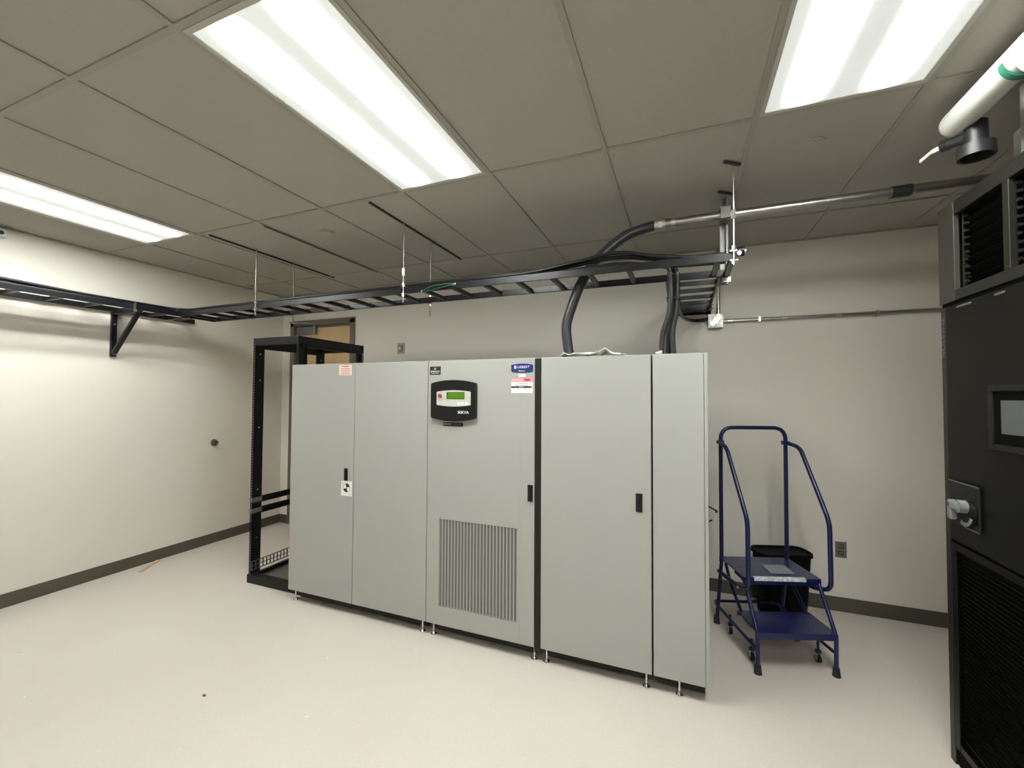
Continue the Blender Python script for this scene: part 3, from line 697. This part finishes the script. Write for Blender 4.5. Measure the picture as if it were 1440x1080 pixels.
# black bin behind it
bt = thing('waste_bin', 'black plastic bin standing behind the blue step stool', 'bin', (.387, 2.784, 0), A)
def rrect(x0, x1, y0, y1, r, n=6):
    o = []
    for cx, cy, a0 in ((x1 - r, y1 - r, 0), (x0 + r, y1 - r, 90), (x0 + r, y0 + r, 180), (x1 - r, y0 + r, 270)):
        for k in range(n + 1): a = R(a0 + 90 * k / n); o.append((cx + r * math.cos(a), cy + r * math.sin(a)))
    return o
def loft(mb, loops):
    rings = [[mb.bm.verts.new((x, y, z)) for x, y in lp] for lp, z in loops]
    for a, b in zip(rings, rings[1:]):
        n = len(a)
        for k in range(n): mb.bm.faces.new((a[k], a[(k + 1) % n], b[(k + 1) % n], b[k]))
    mb.bm.faces.new(rings[0][::-1]); mb.bm.faces.new(rings[-1]); return mb
BX0, BX1, BY0, BY1 = .355, .715, .612, .80
b = loft(MB(), [(rrect(BX0 + .03, BX1 - .04, BY0 + .01, BY1 - .03, .03), .002), (rrect(BX0, BX1, BY0, BY1, .06), .435), (rrect(BX0 + .008, BX1 - .008, BY0 + .008, BY1 - .008, .055), .435), (rrect(BX0 + .036, BX1 - .046, BY0 + .016, BY1 - .036, .028), .02)])
o = b.build('bin_body', 'binblack', None, True); o.parent = bt
b = loft(MB(), [(rrect(BX0 - .012, BX1 + .012, BY0 - .012, BY1 + .012, .07), .425), (rrect(BX0 - .010, BX1 + .010, BY0 - .010, BY1 + .010, .07), .448), (rrect(BX0 + .004, BX1 - .004, BY0 + .004, BY1 - .004, .055), .448), (rrect(BX0 + .004, BX1 - .004, BY0 + .004, BY1 - .004, .055), .436)])
o = b.build('bin_rim', 'binblack', None, True); o.parent = bt

# ------------------------------------------------------------------ black cooling unit at the right
X0 = 1.071
cu = thing('cooling_unit', 'large black computer-room cooling unit at right edge with louvered top', 'cooling unit', (1.5, 1.5, 0))
CY0, CY1 = .55, 2.462
MB().box(X0 + .02, 1.95, CY0, CY1 - .004, .0005, 1.955, .004).build('unit_body', 'crac', cu)
MB().box(X0 + .004, X0 + .0195, 2.425, CY1, .0005, 1.955, .003).build('corner_strip', 'cracframe', cu)
MB().box(X0 + .012, X0 + .0195, CY0, 2.42, .0005, .075, .002).build('kick_plate', 'void', cu)
for ya, yb in ((1.50, 2.42), (CY0, 1.495)):
    MB().box(X0 + .002, X0 + .0195, ya, yb, .955, 1.955, .004).build('upper_door_panel', 'crac', cu)
    f = MB().box(X0 + .002, X0 + .0195, ya, ya + .035, .08, .945, .002).box(X0 + .002, X0 + .0195, yb - .035, yb, .08, .945, .002).box(X0 + .002, X0 + .0195, ya + .035, yb - .035, .915, .945, .002).box(X0 + .002, X0 + .0195, ya + .035, yb - .035, .08, .11, .002).build('intake_frame', 'crac', cu)
    g = MB(); z = .13
    while z < .91: g.bar((X0 + .010, ya + .035, z), (X0 + .010, yb - .035, z), .012, .0015, up=(.6, 0, .8)); z += .018
    g.build('intake_louvres', 'void', cu)
# plenum
MB().box(X0 + .15, 1.95, CY0, CY1 - .004, 1.972, 2.385, .003).build('plenum_box', 'void', cu)
MB().box(X0 + .02, 1.95, CY1 - .003, CY1, 1.972, 2.39).box(X0 + .02, 1.95, CY0, CY1 - .004, 2.386, 2.392).build('plenum_casing', 'cracframe', cu)
MB().box(X0 + .008, 1.95, CY0, CY1 - .006, 1.956, 1.971).build('plenum_seam', 'void', cu)
MB().box(X0, X0 + .02, 2.346, CY1, 1.972, 2.392, .002).build('plenum_post', 'post', cu)
pf = MB().box(X0, X0 + .02, CY0, 2.345, 2.335, 2.392, .002).box(X0, X0 + .02, CY0, 2.345, 1.972, 2.015, .002)
ys = [2.035, 1.72, 1.40, 1.08, .76]
for y in ys: pf.box(X0, X0 + .02, y - .016, y + .016, 2.015, 2.335, .002)
pf.build('plenum_frame', 'cracframe', cu)
g = MB(); z = 2.035
while z < 2.33: g.bar((X0 + .045, CY0 + .02, z), (X0 + .045, 2.34, z), .05, .0025, up=(.7, 0, .7)); z += .042
g.build('plenum_louvres', 'void', cu)
g = MB()
for y in [2.335] + ys:
    z = 2.04; g = MB().box(X0 + .021, X0 + .024, y - .013, y - .004, 2.02, 2.332)
    while z < 2.325: g.box(X0 + .0212, X0 + .035, y - .024, y - .0035, z, z + .010); z += .030
    g.build('louvre_strip', 'cracframe', cu)
text('EMERSON', 'unit_text', X0 + .0018, 2.462 - .018, 1.823, .034, 'steel', cu, rot=(90, 90, -90), sx=1.15)
MB().box(X0 - .003, X0 + .0015, 2.24, 2.33, 1.936, 1.944).build('badge', 'steel', cu)
MB().box(X0 - .002, X0 + .0015, 2.05, 2.10, 1.936, 1.944).build('badge', 'steel', cu)
# display window
dw = MB().box(X0 - .012, X0 + .0015, 1.66, 2.133, 1.585, 1.605, .003).box(X0 - .012, X0 + .0015, 1.66, 2.133, 1.370, 1.392, .003).box(X0 - .012, X0 + .0015, 2.110, 2.133, 1.392, 1.585, .003).box(X0 - .012, X0 + .0015, 1.66, 1.685, 1.392, 1.585, .003).build('display_frame', 'blackp', cu)
MB().box(X0 - .004, X0 + .0015, 1.687, 2.108, 1.394, 1.583).build('display_recess', 'void', dw)
MB().box(X0 - .006, X0 - .0045, 1.80, 2.073, 1.432, 1.552).build('display_screen', 'screen', dw, label='grey screen')
# disconnect switch
sw = MB().box(X0 - .008, X0 + .0015, 2.205, 2.402, 1.035, 1.213, .003).build('switch_plate', 'blackp', cu)
MB().box(X0 - .010, X0 - .0085, 2.205, 2.402, 1.2085, 1.213).box(X0 - .010, X0 - .0085, 2.205, 2.30, 1.035, 1.039).build('plate_edge', 'steel', sw)
MB().cyl((X0 - .009, 2.268, 1.100), (X0 - .020, 2.268, 1.100), .052, n=32).build('dial', 'blackp', sw, True)
ar = MB()
for k in range(10):
    a, b_ = R(-20 - k * 10), R(-20 - k * 10 - 10.5)
    ar.bar((X0 - .022, 2.268 - .046 * math.cos(a), 1.100 + .046 * math.sin(a)), (X0 - .022, 2.268 - .046 * math.cos(b_), 1.100 + .046 * math.sin(b_)), .014, .003, up=(1, 0, 0))
ar.build('dial_arc', 'lever', sw, True, 'white arc')
lv = MB().cyl((X0 - .021, 2.262, 1.125), (X0 - .048, 2.262, 1.125), .026, n=24).box(X0 - .056, X0 - .030, 2.250, 2.318, 1.108, 1.144, .008).box(X0 - .056, X0 - .030, 2.292, 2.320, 1.062, 1.140, .008).build('lever', 'lever', sw, True, 'grey rotary lever')

# ------------------------------------------------------------------ pipes at top right
pp = thing('insulated_pipe', 'white insulated pipe ending in a rounded cap above the black unit', 'pipe', (1.09, 1.8, 2.66))
MB().cyl((1.02, .3, 2.655), (1.02, 2.20, 2.655), .049, n=32).sph((1.02, 2.20, 2.655), .049, (1, .95, 1)).build('pipe_jacket', 'insul', pp, True)
each(MB().cyl((1.02, .8, 2.70), (1.02, .8, H - .001), .006, n=8).cyl((1.02, 1.72, 2.70), (1.02, 1.72, H - .001), .006, n=8), 'pipe_hanger', 'slotd', pp, True)
MB().cyl((1.04, 1.80, 2.625), (1.04, 1.3, 2.625), .058, n=32).sph((1.04, 1.80, 2.625), .058, (1, .5, 1)).build('pipe_sleeve', 'insul', pp, True)
MB().cyl((1.026, 1.865, 2.650), (1.026, 1.84, 2.648), .0545, n=32).build('green_band', 'greent', pp, True, 'green tape band')
dp = thing('drain_fitting', 'dark steel pipe fitting with open wide end under the white pipe', 'pipe fitting', (1.10, 2.22, 2.50))
q = MB()
def openpipe(mb, cx, cy, z0, z1, r0, r1, n=32):
    rings = []
    for r, z in ((r0, z1), (r0, z0), (r1, z0), (r1, z1 - .004)):
        rings.append([mb.bm.verts.new((cx + r * math.cos(2 * math.pi * k / n), cy + r * math.sin(2 * math.pi * k / n), z)) for k in range(n)])
    for a, b in zip(rings, rings[1:]):
        for k in range(n): mb.bm.faces.new((a[k], a[(k + 1) % n], b[(k + 1) % n], b[k]))
    mb.bm.faces.new(rings[0]); mb.bm.faces.new(rings[-1])
openpipe(q, 1.062, 2.165, 2.490, 2.535, .054, .046)
q.cyl((1.062, 2.165, 2.5345), (1.062, 2.165, 2.625), .034, n=28)
q.build('fitting_body', 'iron', dp, True)
MB().cyl((1.055, 2.17, 2.578), (1.010, 2.235, 2.590), .020, n=20).cyl((1.010, 2.235, 2.590), (1.000, 2.25, 2.592), .022, n=20).build('side_stub', 'iron', dp, True)
MB().bar((1.000, 2.25, 2.592), (.992, 2.305, 2.602), .006, .018).bar((.992, 2.300, 2.603), (.975, 2.365, 2.594), .006, .014).build('white_tag', 'white', dp, label='white tag strip hanging from stub')
# paler pipes behind
t = thing('vertical_pipe', 'pale vertical pipe dropping to the black unit behind the dark fitting', 'pipe', (1.24, 2.2, 2.4))
MB().cyl((1.245, 2.20, 2.393), (1.245, 2.20, H - .001), .034, n=24).build('pipe_jacket', 'insul', t, True)
MB().cyl((1.245, 2.20, 2.393), (1.245, 2.20, 2.405), .042, n=24).build('collar', 'iron', t, True)
tag(MB().box(1.30, 1.52, 1.2, 2.42, 2.50, 2.68, .01).build('duct', 'fixture'), 'pale rectangular duct above the black unit behind the pipes', 'duct')

# ------------------------------------------------------------------ small things on the walls and floor
t = thing('wall_outlet', 'brown duplex wall outlet right of the blue stool handrail', 'outlet', (1.074, YB, .446))
MB().box(1.040, 1.110, YB - .005, YB - .0005, .388, .503, .002).build('cover_plate', 'steel', t)
each(MB().box(1.058, 1.092, YB - .008, YB - .0052, .453, .487, .003).box(1.058, 1.092, YB - .008, YB - .0052, .404, .438, .003), 'receptacle', 'outlet', t)
each(MB().box(1.067, 1.069, YB - .0085, YB - .0081, .466, .476).box(1.080, 1.082, YB - .0085, YB - .0081, .466, .476).box(1.067, 1.069, YB - .0085, YB - .0081, .417, .427).box(1.080, 1.082, YB - .0085, YB - .0081, .417, .427), 'slot', 'white', t)
t = thing('wall_control', 'small square plastic control plate on the back wall above the cabinets', 'wall control', (-2.82, YB, 2.06))
MB().box(-2.865, -2.775, YB - .012, YB - .0005, 2.005, 2.125, .005).build('plate', 'plate', t)
MB().box(-2.845, -2.795, YB - .026, YB - .0122, 2.030, 2.10, .006).build('housing', 'steel', t)
MB().cyl((-2.82, YB - .026, 2.065), (-2.82, YB - .032, 2.065), .012, n=16).build('dial', 'zinc', t, True)
t = thing('wall_stub', 'small round brown stub on the left wall near the rack', 'wall stub', (XL, 3.01, 1.05))
MB().cyl((XL + .0005, 3.01, 1.05), (XL + .005, 3.01, 1.05), .036, n=20).build('escutcheon', 'steel', t, True)
MB().cyl((XL + .005, 3.01, 1.05), (XL + .035, 3.01, 1.05), .024, n=16).build('stub', 'knob', t, True)
t = thing('wall_sensor', 'small pale fixture on the left wall just under the ceiling', 'sensor', (XL, 1.44, 2.72))
MB().box(XL + .0005, XL + .05, 1.36, 1.475, 2.685, 2.745, .006).build('housing', 'insul', t)
MB().cyl((XL + .05, 1.44, 2.712), (XL + .06, 1.44, 2.712), .014, n=16).build('eye', 'blackp', t, True)
tag(MB().bar((-4.405, 2.285, .007), (-4.545, 2.50, .007), .028, .012, bev=.002).build('wood_offcut', 'scrap'), 'thin pale wood offcut on the floor beside the left wall', 'wood scrap')
tag(MB().sph((-2.299, 1.491, .0045), .009, (1.3, .7, .5)).build('crumb', 'knob'), 'tiny dark crumb on the open floor in front of the cabinets', 'debris')
